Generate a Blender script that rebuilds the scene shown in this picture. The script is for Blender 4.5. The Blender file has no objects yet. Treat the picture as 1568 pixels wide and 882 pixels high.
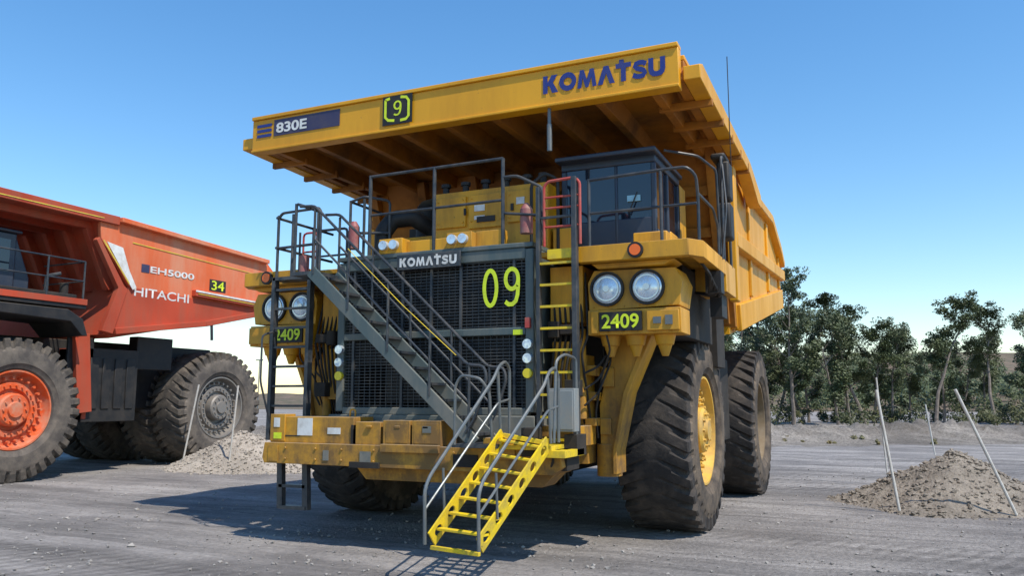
import bpy, math, random, bmesh
from mathutils import Vector, Matrix, noise
random.seed(7)
sc=bpy.context.scene
R=math.radians
# ------------------------------------------------------------------ materials
def mat(name,base,rough=0.5,metal=0.0,dirt_or_reflection=None,damt=0.35,dscale=1.2,bump=0.0,bscale=30,lowdust=None,spec=0.5,streak=False,fade=0.0,chips=None,updust=0.0):
    m=bpy.data.materials.new(name);m.use_nodes=True;nt=m.node_tree;N=nt.nodes;L=nt.links
    b=N['Principled BSDF'];b.inputs['Base Color'].default_value=(*base,1);b.inputs['Roughness'].default_value=rough
    b.inputs['Metallic'].default_value=metal;b.inputs['Specular IOR Level'].default_value=spec
    tc=N.new('ShaderNodeTexCoord')
    def nz(s,d=8,r=.65,vec=None):
        q=N.new('ShaderNodeTexNoise');q.inputs['Scale'].default_value=s;q.inputs['Detail'].default_value=d;q.inputs['Roughness'].default_value=r
        L.new(vec or tc.outputs['Object'],q.inputs['Vector']);return q.outputs[0]
    def mix(f,c1,c2):
        mx=N.new('ShaderNodeMix');mx.data_type='RGBA'
        for i,c in ((6,c1),(7,c2)):
            if isinstance(c,tuple): mx.inputs[i].default_value=(*c,1)
            else: L.new(c,mx.inputs[i])
        L.new(f,mx.inputs[0]);return mx.outputs[2]
    def rng(s,a,b_,c,d):
        r=N.new('ShaderNodeMapRange');r.inputs[1].default_value=a;r.inputs[2].default_value=b_;r.inputs[3].default_value=c;r.inputs[4].default_value=d;L.new(s,r.inputs[0]);return r.outputs[0]
    if dirt_or_reflection:
        vec=None
        if streak:
            mp=N.new('ShaderNodeMapping');mp.inputs['Scale'].default_value=(1,1,0.2);L.new(tc.outputs['Object'],mp.inputs[0]);vec=mp.outputs[0]
        fac=rng(nz(dscale,9,.68,vec),.42,.72,0,damt)
        if lowdust:
            sx=N.new('ShaderNodeSeparateXYZ');L.new(tc.outputs['Object'],sx.inputs[0])
            lo=rng(sx.outputs[2],lowdust[0],lowdust[1],lowdust[2],0)
            m3=N.new('ShaderNodeMath');m3.operation='MULTIPLY';L.new(lo,m3.inputs[0]);L.new(rng(nz(4,9,.7),.3,.65,.2,1.1),m3.inputs[1])
            ad=N.new('ShaderNodeMath');ad.operation='ADD';ad.use_clamp=True;L.new(fac,ad.inputs[0]);L.new(m3.outputs[0],ad.inputs[1]);fac=ad.outputs[0]
        col=base
        if fade: col=mix(rng(nz(.5,4,.5),.35,.65,0,1),base,tuple(c*(1-fade) for c in base))
        col=mix(fac,col,dirt_or_reflection)
        if chips: col=mix(rng(nz(9,10,.75),.64,.67,0,.85),col,chips)
        if updust:
            ge=N.new('ShaderNodeNewGeometry');sz=N.new('ShaderNodeSeparateXYZ');L.new(ge.outputs['Normal'],sz.inputs[0])
            col=mix(rng(sz.outputs[2],.4,.95,0,updust),col,(0.34,0.28,0.20))
        L.new(col,b.inputs['Base Color']);L.new(rng(fac,0,1,rough,.92),b.inputs['Roughness'])
    if bump:
        bp=N.new('ShaderNodeBump');bp.inputs['Strength'].default_value=bump;bp.inputs['Distance'].default_value=0.02;L.new(nz(bscale,6),bp.inputs['Height']);L.new(bp.outputs[0],b.inputs['Normal'])
    return m
DUST=(0.32,0.265,0.20)
YEL=mat('yellow_paint',(0.74,0.35,0.007),0.42,dirt_or_reflection=(0.20,0.11,0.035),damt=0.8,dscale=1.6,lowdust=(0.9,3.4,0.95),streak=True,fade=.15,chips=(.07,.05,.03),bump=.08,bscale=6,updust=.6)
YELC=mat('yellow_body_paint',(0.75,0.355,0.007),0.45,dirt_or_reflection=(0.38,0.15,0.015),damt=0.55,dscale=0.9,streak=True,fade=.12,bump=.10,bscale=3,chips=(.35,.16,.03))
YELU=mat('yellow_underside_shade_grime',(0.44,0.16,0.007),0.6,dirt_or_reflection=(0.08,0.04,0.015),damt=0.9,dscale=1.1,fade=.3,bump=.1,bscale=5)  # base darkened to paint in the shade under the canopy, grime mottled over it
YELB=mat('bright_yellow_paint',(0.78,0.55,0.01),0.45,dirt_or_reflection=(.2,.16,.08),damt=0.65,dscale=6,chips=(.08,.07,.05))
GRN=mat('grey_green_steel',(0.07,0.098,0.098),0.5,dirt_or_reflection=DUST,damt=0.35,dscale=2.5,lowdust=(1.2,3,0.6),streak=True)
DRK=mat('dark_steel',(0.022,0.030,0.040),0.42,dirt_or_reflection=DUST,damt=0.25,dscale=3)
BLK=mat('black_parts',(0.010,0.010,0.011),0.6,dirt_or_reflection=(0.10,0.08,0.06),damt=0.3,dscale=2.5,updust=.3)
CHS=mat('chassis_dirty',(0.016,0.013,0.011),0.8,dirt_or_reflection=(0.07,0.055,0.04),damt=0.6,dscale=1.5)
RUB=mat('tyre_rubber',(0.034,0.031,0.030),0.85,dirt_or_reflection=(0.12,0.098,0.08),damt=0.8,dscale=2.6,bump=0.6,bscale=16,spec=0.25)
RUBD=mat('tyre_sidewall_dusty',(0.065,0.054,0.046),0.9,dirt_or_reflection=(0.23,0.175,0.125),damt=0.95,dscale=1.7,bump=0.3,bscale=25,spec=0.2)
RUBH=mat('dusty_tread_rubber',(0.065,0.058,0.052),0.9,dirt_or_reflection=(0.18,0.15,0.12),damt=0.9,dscale=2.2,bump=0.6,bscale=16,spec=0.2)
RUBDH=mat('dusty_grey_sidewall',(0.085,0.075,0.068),0.9,dirt_or_reflection=(0.22,0.185,0.15),damt=0.95,dscale=1.5,bump=0.3,bscale=25,spec=0.2)
RIMY=mat('yellow_rim',(0.70,0.42,0.06),0.55,dirt_or_reflection=(0.36,0.24,0.11),damt=0.9,dscale=2.5)
RIMR=mat('brown_dusty_rim',(0.20,0.14,0.075),0.8,dirt_or_reflection=DUST,damt=0.6,dscale=3)
RIMO=mat('orange_rim',(0.66,0.10,0.02),0.55,dirt_or_reflection=(0.5,0.3,0.2),damt=0.85,dscale=2.5)
RIMG=mat('grey_rim',(0.22,0.205,0.19),0.5,0.3,dirt_or_reflection=DUST,damt=0.5,dscale=3)
GLS=mat('tinted_glass',(0.010,0.016,0.03),0.05,spec=0.9)
LMP=mat('lamp_glass',(0.70,0.78,0.86),0.12,0.5,dirt_or_reflection=(0.35,0.42,0.5),damt=0.7,dscale=14)  # blue-grey mottling is a reflection painted into the white lens colour
CHR=mat('lamp_ring',(0.6,0.6,0.6),0.25,0.8)
ORL=mat('amber_lens',(0.85,0.14,0.01),0.25)
YLN=mat('yellow_lens',(0.75,0.6,0.03),0.3)
BLU=mat('blue_decal',(0.012,0.03,0.20),0.5,dirt_or_reflection=(0.12,0.1,0.1),damt=0.25,dscale=3)
NAVY=mat('navy_decal',(0.035,0.032,0.085),0.5,dirt_or_reflection=(0.15,0.12,0.1),damt=0.3,dscale=3)
WHT=mat('white_decal',(0.72,0.72,0.69),0.5,dirt_or_reflection=DUST,damt=0.6,dscale=4)
NEO=mat('neon_yellow_decal',(0.66,0.80,0.02),0.45,dirt_or_reflection=(.3,.33,.05),damt=.4,dscale=9)
TAPE=mat('worn_yellow_tape',(0.62,0.50,0.05),0.6,dirt_or_reflection=(.5,.2,.08),damt=.9,dscale=3)
RED=mat('red_paint',(0.42,0.045,0.035),0.5,dirt_or_reflection=DUST,damt=0.4,dscale=4)
PIPE=mat('grey_pipe',(0.13,0.15,0.16),0.4,0.4,dirt_or_reflection=DUST,damt=0.4,dscale=5)
GRYB=mat('grey_box',(0.22,0.24,0.24),0.5,dirt_or_reflection=DUST,damt=0.6,dscale=5)
ORG=mat('orange_body_paint',(0.70,0.135,0.042),0.6,dirt_or_reflection=(0.60,0.28,0.17),damt=0.95,dscale=0.8,streak=True,fade=.15,chips=(.36,.15,.09),spec=.3)
ORGD=mat('red_body_paint',(0.50,0.068,0.028),0.65,dirt_or_reflection=(0.28,0.10,0.06),damt=0.85,dscale=1.2,streak=True,fade=.3,spec=.3)
WPOLE=mat('white_pole',(0.55,0.53,0.49),0.6,dirt_or_reflection=DUST,damt=0.6,dscale=8)
# ------------------------------------------------------------------ builder
def empty(name,loc=(0,0,0)):
    o=bpy.data.objects.new(name,None);o.location=loc;sc.collection.objects.link(o);return o
class B:
    def __init__(s): s.v=[];s.f=[]
    def add(s,vs,fs):
        o=len(s.v);s.v+= [tuple(x) for x in vs];s.f+=[tuple(i+o for i in f) for f in fs];return s
    def box(s,x0,x1,y0,y1,z0,z1):
        return s.add([(x0,y0,z0),(x1,y0,z0),(x1,y1,z0),(x0,y1,z0),(x0,y0,z1),(x1,y0,z1),(x1,y1,z1),(x0,y1,z1)],
          [(0,3,2,1),(4,5,6,7),(0,1,5,4),(1,2,6,5),(2,3,7,6),(3,0,4,7)])
    def prism(s,poly,axis,a,b):
        n=len(poly)
        def P(p,t):
            return {'X':(t,p[0],p[1]),'Y':(p[0],t,p[1]),'Z':(p[0],p[1],t)}[axis]
        vs=[P(p,a) for p in poly]+[P(p,b) for p in poly]
        fs=[tuple(range(n))[::-1],tuple(range(n,2*n))]+[(i,(i+1)%n,(i+1)%n+n,i+n) for i in range(n)]
        return s.add(vs,fs)
    def beam(s,p,q,w,h,up=(0,0,1)):
        p=Vector(p);q=Vector(q);d=(q-p).normalized();up=Vector(up)
        sd=d.cross(up)
        if sd.length<1e-3: sd=d.cross(Vector((1,0,0)))
        sd.normalize();u=sd.cross(d).normalized()
        vs=[]
        for c in (p,q):
            for a,b in ((-1,-1),(1,-1),(1,1),(-1,1)): vs.append(c+sd*a*w/2+u*b*h/2)
        return s.add(vs,[(0,1,2,3),(7,6,5,4),(0,4,5,1),(1,5,6,2),(2,6,7,3),(3,7,4,0)])
    def cyl(s,p,q,r,n=12,r2=None):
        r2=r if r2 is None else r2
        p=Vector(p);q=Vector(q);d=(q-p).normalized();a=d.orthogonal().normalized();b=d.cross(a)
        vs=[p+(a*math.cos(t)+b*math.sin(t))*r for t in [2*math.pi*i/n for i in range(n)]]
        vs+=[q+(a*math.cos(t)+b*math.sin(t))*r2 for t in [2*math.pi*i/n for i in range(n)]]
        return s.add(vs,[tuple(range(n))[::-1],tuple(range(n,2*n))]+[(i,(i+1)%n,(i+1)%n+n,i+n) for i in range(n)])
    def tube(s,path,r=0.024,n=8):
        P=[Vector(p) for p in path];rings=[]
        Q=[P[0]]
        for i in range(1,len(P)-1):
            a=P[i-1]-P[i];c=P[i+1]-P[i];k=min(.07,a.length*.35,c.length*.35)
            Q+=[P[i]+a.normalized()*k,P[i]+(a.normalized()+c.normalized())*k*.27,P[i]+c.normalized()*k]
        P=Q+[P[-1]]
        a=(P[1]-P[0]).orthogonal().normalized()
        for i,p in enumerate(P):
            if i==0:d=P[1]-P[0]
            elif i==len(P)-1:d=P[-1]-P[-2]
            else:d=(P[i+1]-P[i]).normalized()+(P[i]-P[i-1]).normalized()
            d.normalize();a=(a-d*a.dot(d));
            if a.length<1e-4:a=d.orthogonal()
            a.normalize();b=d.cross(a)
            rings.append([p+(a*math.cos(t)+b*math.sin(t))*r for t in [2*math.pi*k/n for k in range(n)]])
        vs=[v for rg in rings for v in rg];fs=[]
        for i in range(len(P)-1):
            for k in range(n): fs.append((i*n+k,i*n+(k+1)%n,(i+1)*n+(k+1)%n,(i+1)*n+k))
        fs.append(tuple(range(n))[::-1]);fs.append(tuple(range((len(P)-1)*n,len(P)*n)))
        return s.add(vs,fs)
    def lathe(s,prof,n=48,c=(0,0,0)):
        vs=[];m=len(prof)
        for i in range(n):
            t=2*math.pi*i/n
            for x,r in prof: vs.append((c[0]+x,c[1]+r*math.cos(t),c[2]+r*math.sin(t)))
        fs=[(i*m+k,i*m+k+1,((i+1)%n)*m+k+1,((i+1)%n)*m+k) for i in range(n) for k in range(m-1)]
        return s.add(vs,fs)
    def mesh(s,name,ma,smooth=True):
        me=bpy.data.meshes.new(name);me.from_pydata(s.v,[],s.f);me.validate();me.update()
        bm=bmesh.new();bm.from_mesh(me);bmesh.ops.recalc_face_normals(bm,faces=bm.faces);bm.to_mesh(me);bm.free()
        me.materials.append(ma)
        if smooth:
            me.shade_smooth();me.set_sharp_from_angle(angle=R(35))
        return me
    def obj(s,name,ma,parent,bevel=0.0,smooth=True):
        me=s.mesh(name,ma,smooth);o=bpy.data.objects.new(name,me);sc.collection.objects.link(o);o.parent=parent
        if bevel:
            md=o.modifiers.new('b','BEVEL');md.width=bevel;md.segments=2;md.limit_method='ANGLE';md.angle_limit=R(40)
        return o
def rawobj(name,b,ma,parent):
    me=bpy.data.meshes.new(name);me.from_pydata(b.v,[],b.f);me.materials.append(ma);o=bpy.data.objects.new(name,me);sc.collection.objects.link(o);o.parent=parent;return o
def text(parent,name,body,ma,x,y,z,w,h,facing='front',bold=0.02):
    c=bpy.data.curves.new(name,'FONT');c.body=body;c.size=1;c.offset=bold;c.extrude=0.0
    o=bpy.data.objects.new(name,c);sc.collection.objects.link(o);c.materials.append(ma)
    bpy.context.view_layer.update()
    bb=[Vector(b) for b in o.bound_box];x0=min(b.x for b in bb);x1=max(b.x for b in bb);y0=min(b.y for b in bb);y1=max(b.y for b in bb)
    sx=w/(x1-x0);sy=h/(y1-y0)
    rot=Matrix.Rotation(R(90),4,'X')
    if facing=='right': rot=Matrix.Rotation(R(90),4,'Z')@rot
    M=Matrix.Translation((x,y,z))@rot@Matrix.Diagonal((sx,sy,1,1))@Matrix.Translation((-(x0+x1)/2,-(y0+y1)/2,0))
    dg=bpy.context.evaluated_depsgraph_get();me=bpy.data.meshes.new_from_object(o.evaluated_get(dg))
    me.transform(M);bpy.data.objects.remove(o)
    ob=bpy.data.objects.new(name,me);sc.collection.objects.link(ob);ob.parent=parent
    return ob
def ribbon(pts,w,closed=False):
    P=[Vector((p[0],p[1])) for p in pts];n=len(P);vs=[]
    for i in range(n):
        if closed: d=P[(i+1)%n]-P[i-1]
        else: d=P[min(i+1,n-1)]-P[max(i-1,0)]
        d.normalize();nn=Vector((-d.y,d.x));vs+=[P[i]+nn*w/2,P[i]-nn*w/2]
    m=n if closed else n-1
    return [(vs[2*i],vs[2*i+1],vs[(2*i+3)%(2*n)],vs[(2*i+2)%(2*n)]) for i in range(m)]
def ell(cx,cy,rx,ry,n=28,a0=0,a1=360): 
    return [(cx+rx*math.cos(R(a0+(a1-a0)*i/n)),cy+ry*math.sin(R(a0+(a1-a0)*i/n))) for i in range(n+(0 if a1-a0==360 else 1))]
GL={'K':(1.0,[[(0,0),(.30,0),(.30,1),(0,1)],[(.2,.47),(.57,1),(.96,1),(.5,.38)],[(.31,.66),(.60,0),(1.0,0),(.60,.68)]]),
'M':(1.22,[[(0,0),(.26,0),(.33,.58),(.52,0),(.70,0),(.89,.58),(.96,0),(1.22,0),(1.05,1),(.80,1),(.61,.42),(.42,1),(.17,1)]]),
'A':(1.06,[[(0,0),(.31,0),(.53,.60),(.75,0),(1.06,0),(.68,1),(.38,1)]]),
'T':(.94,[[(0,1),(0,.74),(.32,.74),(.32,0),(.62,0),(.62,.74),(.94,.74),(.94,1),(.5,1),(.5,1.2),(.22,1.2),(.22,1)]]),
'U':(1.0,[[(0,1),(0,.36),(.07,.14),(.25,.01),(.5,-.02),(.75,.01),(.93,.14),(1,.36),(1,1),(.70,1),(.70,.38),(.65,.28),(.5,.25),(.35,.28),(.30,.38),(.30,1)]]),
'O':(1.1,ribbon(ell(.55,.5,.41,.37),.29,True)),
'S':(.9,ribbon([(.84,.76),(.62,.86),(.42,.88),(.22,.82),(.16,.70),(.26,.58),(.5,.5),(.70,.42),(.76,.29),(.66,.16),(.46,.115),(.24,.14),(.04,.24)],.26)),
'0':(.5,ribbon(ell(.25,.5,.19,.44),.11,True)),
'9':(.5,ribbon(ell(.25,.70,.19,.25),.11,True)+ribbon([(.44,.70),(.44,.5),(.42,.3),(.37,.15),(.27,.07),(.15,.07),(.05,.14)],.11))}
def logo(parent,name,word,ma,xc,y,zc,w,h,gap=.1):
    tot=sum(GL[c][0] for c in word)+gap*(len(word)-1);sx=w/tot;x=xc-w/2;b=B();k=0
    for c in word:
        for poly in GL[c][1]:
            k+=1;b.add([(x+p[0]*sx,y-.0004*(k%4),zc+(p[1]-.5)*h) for p in poly],[tuple(range(len(poly)))])
        x+=(GL[c][0]+gap)*sx
    return rawobj(name,b,ma,parent)
# ------------------------------------------------------------------ wheels
def tyre(Rr,W,nl=34,slant=0.9,dep=.03,mats=None):
    hw=W/2;S=8;N=nl*S
    side=[(hw*0.80,Rr*0.545,0),(hw*0.95,Rr*0.57,0),(hw*1.03,Rr*0.63,0),(hw*1.05,Rr*0.635,0),(hw*1.065,Rr*0.70,0),(hw*1.05,Rr*0.76,0),(hw*1.055,Rr*0.79,0),(hw*1.03,Rr*0.82,0),(hw*1.0,Rr*0.865,0.35),(hw*1.0,Rr*0.965,1)]
    def mk(sg):
        out=[]
        for x,r,g in side: out.append((sg*x,r,slant,g))
        for xf,g in ((0.965,1),(0.8,.9),(0.5,.6),(0.26,.45),(0.12,0)): out.append((sg*hw*xf,Rr-0.018*Rr*xf**3,slant*xf,g))
        return out
    cols=mk(-1)+mk(1)[::-1]
    vs=[];m=len(cols)
    for i in range(N):
        ph=i%S
        for ci,(x,r,off,g) in enumerate(cols):
            t=2*math.pi*(i+off*S)/N
            sh=abs(x)>hw*.75
            gr=(ph<1 or (ph<3 and sh)) and g>0
            wear=.006*Rr*noise.noise((x*2,math.cos(t)*5,math.sin(t)*5)) if abs(r)>Rr*.9 else 0
            rr=r-((dep+.020*sh)*Rr*min(1,g*1.4) if gr else 0)+wear;xx=x-(0.10*hw*g*(1 if x>0 else -1) if gr and abs(x)>hw*0.9 else 0)
            vs.append((xx,rr*math.cos(t),rr*math.sin(t)))
    fs=[(i*m+k,i*m+k+1,((i+1)%N)*m+k+1,((i+1)%N)*m+k) for i in range(N) for k in range(m-1)]
    me=bpy.data.meshes.new('tyre');me.from_pydata(vs,[],fs)
    for q in (mats or (RUB,RUBD)): me.materials.append(q)
    for p in me.polygons:
        k=p.index%(m-1);p.material_index=1 if (k<8 or k>m-10) else 0
    me.shade_smooth();me.set_sharp_from_angle(angle=R(30));me.update();return me
def rim(kind,Rr,W,ma,nb=24):
    b=B();hw=W/2;q=Rr/1.78
    if kind=='front':
        b.lathe([(hw*.84,.985*q),(hw*.9,.97*q),(hw*.9,.93*q),(hw*.62,.90*q),(hw*.5,.86*q),(hw*.5,.70*q),(hw*.66,.66*q),(hw*.66,.52*q),(hw*.5,.5*q),(hw*.5,.42*q),(hw*.85,.40*q),(hw*.92,.36*q),(hw*.92,.2*q),(hw*1.02,.18*q),(hw*1.02,0.001)],56)
        for i in range(nb):
            t=2*math.pi*i/nb
            b.cyl((hw*.5,.78*q*math.cos(t),.78*q*math.sin(t)),(hw*.72,.78*q*math.cos(t),.78*q*math.sin(t)),.035*q,8)
            b.cyl((hw*.66,.59*q*math.cos(t+.1),.59*q*math.sin(t+.1)),(hw*.76,.59*q*math.cos(t+.1),.59*q*math.sin(t+.1)),.026*q,6)
        for i in range(10):
            t=2*math.pi*i/10
            b.cyl((hw*.92,.29*q*math.cos(t),.29*q*math.sin(t)),(hw*.99,.29*q*math.cos(t),.29*q*math.sin(t)),.03*q,6)
    else:
        b.lathe([(hw*.84,.985*q),(hw*.9,.97*q),(hw*.9,.93*q),(hw*.3,.88*q),(-hw*.2,.84*q),(-hw*.2,.62*q),(hw*.15,.58*q),(hw*.15,.5*q),(hw*.0,.48*q),(hw*.0,.36*q),(hw*.35,.34*q),(hw*.35,0.001)],56)
        for i in range(nb):
            t=2*math.pi*i/nb
            b.cyl((-hw*.2,.73*q*math.cos(t),.73*q*math.sin(t)),(hw*.02,.73*q*math.cos(t),.73*q*math.sin(t)),.035*q,8)
    b.lathe([(-hw*.85,.98*q),(-hw*.6,.5*q),(-hw*.6,0.001)],40)
    return b.mesh('rim_'+kind,ma)
def put(me,name,parent,loc,flip=False,rx=0,st=0):
    o=bpy.data.objects.new(name,me);sc.collection.objects.link(o);o.parent=parent;o.location=loc
    o.rotation_euler=(rx,0,(math.pi if flip else 0)+st);return o
K=empty('mining_dump_truck')
TW=1.24;TR=1.78
tk=tyre(TR,TW);rf=rim('front',TR,TW,RIMY);rr=rim('rear',TR,TW,RIMR)
for sgn,nm in ((1,'right'),(-1,'left')):
    put(tk,'front_tyre_'+nm,K,(sgn*3.20,0,TR-.03),sgn<0,rx=.03)
    put(rf,'front_rim_'+nm,K,(sgn*3.20,0,TR-.03),sgn<0)
    for j,xc in enumerate((3.33,2.0)):
        put(tk,f'rear_tyre_{nm}_{j}',K,(sgn*xc,6.35,TR-.03),sgn<0,rx=.4+j)
        put(rr,f'rear_rim_{nm}_{j}',K,(sgn*xc,6.35,TR-.03),sgn<0)
# ------------------------------------------------------------------ main truck: body & canopy
b=B()
b.prism([(-3.2,7.05),(-3.02,7.05),(-3.02,7.66),(-3.2,7.66)],'X',-4.15,4.15)
b.box(-4.15,4.15,-3.24,-3.0,7.66,7.73)
b.box(-4.15,4.15,-3.23,-2.98,7.02,7.07)
b.obj('canopy_front_beam',YELC,K,0.012)
b=B()
b.prism([(-3.0,7.60),(3.7,7.30),(3.7,7.27),(-3.0,7.52)],'X',-4.2,4.2)
for sg in (1,-1):
    x0,x1=sorted((sg*4.2,sg*4.46))
    b.prism([(-3.12,7.14),(-3.12,7.36),(-2.9,7.44),(2.1,7.24),(3.7,6.88),(3.7,6.6),(3.2,6.6),(2.0,6.98)],'X',x0,x1)
b.obj('canopy_plate',YELC,K,0.012)
b=B()
b.prism([(-3.0,7.51),(3.7,7.26),(3.7,7.16),(-3.0,7.36)],'X',-4.19,4.19)
for sg in (1,-1):
    b.prism([(-3.1,7.16),(2.0,7.0),(2.0,7.25),(-3.0,7.40)],'X',*sorted((sg*4.03,sg*4.19)))
    for y in (-2.2,-1.2,-.2,.8,1.8):
        b.box(min(sg*3.6,sg*4.47),max(sg*3.6,sg*4.47),y-.04,y+.04,6.96-.02*y,7.13)
for i in range(9):
    x=-3.72+i*0.93
    b.prism([(x-.16,7.36),(x-.07,7.04),(x+.07,7.04),(x+.16,7.36)],'Y',-2.99,1.0)
b.prism([(0.7,7.3),(0.95,7.3),(1.95,3.75),(1.7,3.75)],'X',-4.1,4.1)
for z in (6.4,5.6,4.8):
    y=0.7+(7.3-z)*.28
    b.box(-4.09,4.09,y-.14,y+.1,z-.1,z+.1)
for x in (-3.9,-2.6,-1.3,0,1.3,2.6,3.9):
    b.prism([(0.52,7.2),(0.8,7.2),(1.8,3.8),(1.52,3.8)],'X',x-.1,x+.1)
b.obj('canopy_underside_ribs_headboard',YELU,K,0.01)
b=B()
side=[(1.0,6.7),(1.0,6.98),(3.6,6.98),(7.6,7.16),(9.6,6.62),(10.25,6.3),(10.35,5.15),(6.0,4.5),(1.9,3.72)]
for sg in (1,-1):
    b.prism(side,'X',*sorted((sg*3.98,sg*4.11)))
b.prism([(1.7,3.85),(10.35,5.2),(10.35,5.0),(6.0,4.25),(1.7,3.6)],'X',-3.98,3.98)
for x in (-3.2,-2.2,-1.1,1.1,2.2,3.2):
    b.prism([(1.9,3.64),(10.1,5.0),(10.1,4.7),(1.9,3.3)],'X',x-.12,x+.12)
b.obj('body_sides_and_floor',YELC,K,0.01)
b=B()
for sg in (1,-1):
    def bx(p,q,w,h,x=4.16): b.beam((sg*x,*p),(sg*x,*q),w,h)
    bx((3.4,6.98),(7.6,7.16),.26,.22);bx((7.6,7.16),(9.6,6.62),.26,.22);bx((9.6,6.62),(10.25,6.3),.26,.2)
    bx((1.2,5.45),(10.2,5.95),.22,.3,4.17)
    bx((1.9,3.95),(10.3,5.28),.14,.55,4.12)
    for y in (3.9,7.2,9.8):
        b.box(min(sg*4.1,sg*4.17),max(sg*4.1,sg*4.17),y-.12,y+.12,4.3+(y-1.9)*.155,6.95 if y<8 else 6.9-(y-8)*.25)
    b.box(min(sg*4.1,sg*4.27),max(sg*4.1,sg*4.27),1.02,1.35,4.2,6.9)
b.obj('body_side_rails',YELC,K,0.02)
b=B();b.box(-3.62,-2.1,-3.212,-3.205,7.29,7.61);b.obj('model_plate',NAVY,K)
b=B()
for z in (7.33,7.43,7.53): b.box(-4.03,-3.68,-3.212,-3.205,z-.028,z+.028)
b.obj('model_stripes',BLU,K)
text(K,'model_lettering','830E',WHT,-3.2,-3.22,7.44,0.72,0.2,bold=.03)
b=B();b.box(-1.15,-.54,-3.235,-3.228,7.13,7.68);b.obj('fleet_number_plate',BLK,K)
logo(K,'fleet_plate_nine','9',NEO,-.84,-3.24,7.42,.17,.28)
b=B()
for poly in ([(-1.09,7.60),(-1.09,7.28),(-1.03,7.22),(-.9,7.2)],[(-.78,7.62),(-.66,7.6),(-.61,7.53),(-.61,7.25),(-.66,7.2),(-.78,7.19)],[(-1.09,7.6),(-1.0,7.62)]):
    for q in ribbon(poly,.05): b.add([(p[0],-3.24,p[1]) for p in q],[(0,1,2,3)])
rawobj('fleet_plate_brackets',b,NEO,K)
logo(K,'maker_lettering','KOMATSU',BLU,2.94,-3.215,7.39,2.02,0.30,gap=.07)
b=B();b.cyl((2.0,-3.12,7.1),(2.0,-3.12,6.36),.03,10);b.cyl((2.0,-3.12,6.75),(2.0,-3.12,6.3),.042,10);b.obj('hanging_rod',PIPE,K)
# ------------------------------------------------------------------ chassis
b=B()
for sg in (1,-1): b.box(*sorted((sg*.9,sg*1.5)),-3.3,9.3,1.9,2.9)
b.box(-1.7,1.7,-3.2,3.4,2.3,4.4)
b.box(-1.6,1.6,-3.3,-2.2,1.35,2.3)
b.cyl((-2.5,0,1.7),(2.5,0,1.7),.45,16);b.cyl((-2.4,6.35,1.75),(2.4,6.35,1.75),.85,20)
b.box(-1.4,1.4,4.8,8.2,1.2,2.6)
b.box(-3.6,-1.7,2.1,4.2,1.3,3.2);b.box(1.7,3.5,2.1,4.2,1.4,3.2)
b.box(-1.5,1.5,-3.2,3,1.0,1.9)
for sg in (1,-1):
    b.cyl((sg*2.15,-.1,1.7),(sg*2.15,-.1,4.2),.26,16)
    b.cyl((sg*1.5,4.3,3.0),(sg*1.5,3.2,5.0),.2,14)
b.obj('chassis_frame',CHS,K,0.03)
# ------------------------------------------------------------------ grille
b=B()
fy=-3.44
b.box(-1.84,-1.70,fy,-3.2,2.1,4.66);b.box(1.70,1.84,fy,-3.2,2.1,4.66)
b.box(-1.70,1.70,fy,-3.2,4.50,4.68);b.box(-1.70,1.70,fy-.01,-3.2,3.3,3.42);b.box(-1.70,1.70,fy,-3.2,2.05,2.17)
b.box(-1.84,1.84,-3.46,-1.0,4.68,4.76)
b.box(-1.84,-1.78,-3.2,-2.0,2.1,4.68);b.box(1.78,1.84,-3.2,-2.0,2.1,4.68)
b.box(-1.9,1.9,-3.55,-3.0,1.62,2.05)
b.obj('radiator_frame',GRN,K,0.015)
b=B();b.box(-1.70,1.70,-3.30,-3.22,2.17,4.5);b.obj('radiator_core',BLK,K)
b=B()
z=2.2
while z<4.5:
    if not 3.28<z<3.44: b.box(-1.70,1.70,-3.40,-3.37,z-.006,z+.006)
    z+=.052
x=-1.62
while x<1.7:
    b.box(x-.005,x+.005,-3.385,-3.36,2.17,3.3);b.box(x-.005,x+.005,-3.385,-3.36,3.42,4.5);x+=.108
for x in (-1.52,-.55,0.0,.55,1.5):
    b.box(x-.022,x+.022,-3.42,-3.36,2.17,3.3);b.box(x-.022,x+.022,-3.42,-3.36,3.42,4.5)
b.obj('radiator_grille_mesh',DRK,K)
b=B();b.box(-.60,.60,-3.54,-3.50,4.44,4.70);b.obj('maker_badge',DRK,K,0.01)
logo(K,'badge_lettering','KOMATSU',WHT,0,-3.547,4.565,1.08,0.15)
logo(K,'grille_fleet_number','09',NEO,1.29,-3.452,4.06,0.66,0.64,gap=.16)
b=B()
for x,zs in ((-1.76,(3.15,2.93)),(1.755,(3.15,2.93))):
    for z in zs: b.cyl((x,-3.44,z),(x,-3.51,z),.075,20)
for x in (-.9,-.7,.42,.62): b.cyl((x,-3.45,4.90),(x,-3.53,4.90),.08,20)
b.obj('small_lamps',LMP,K)
b=B()
for x in (-1.76,1.755): b.cyl((x,-3.44,2.70),(x,-3.50,2.70),.075,20)
b.obj('yellow_lamps',YLN,K)
b=B();b.box(1.72,1.80,-3.5,-3.445,3.40,3.56);b.obj('red_tag',RED,K)
b=B();b.box(1.5,1.66,-3.46,-3.442,3.3,3.38);b.obj('grille_tag',NEO,K)
b=B();b.box(-1.02,-.56,-3.45,-3.1,4.76,5.02);b.box(.3,.76,-3.45,-3.1,4.76,5.02);b.box(-.56,.3,-3.3,-3.0,4.76,4.98);b.box(.76,1.25,-3.3,-3.1,4.76,5.04)
b.box(-.45,1.75,-2.6,-1.4,4.76,5.95);b.box(-1.2,-.45,-2.4,-1.4,4.76,5.25)
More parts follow.
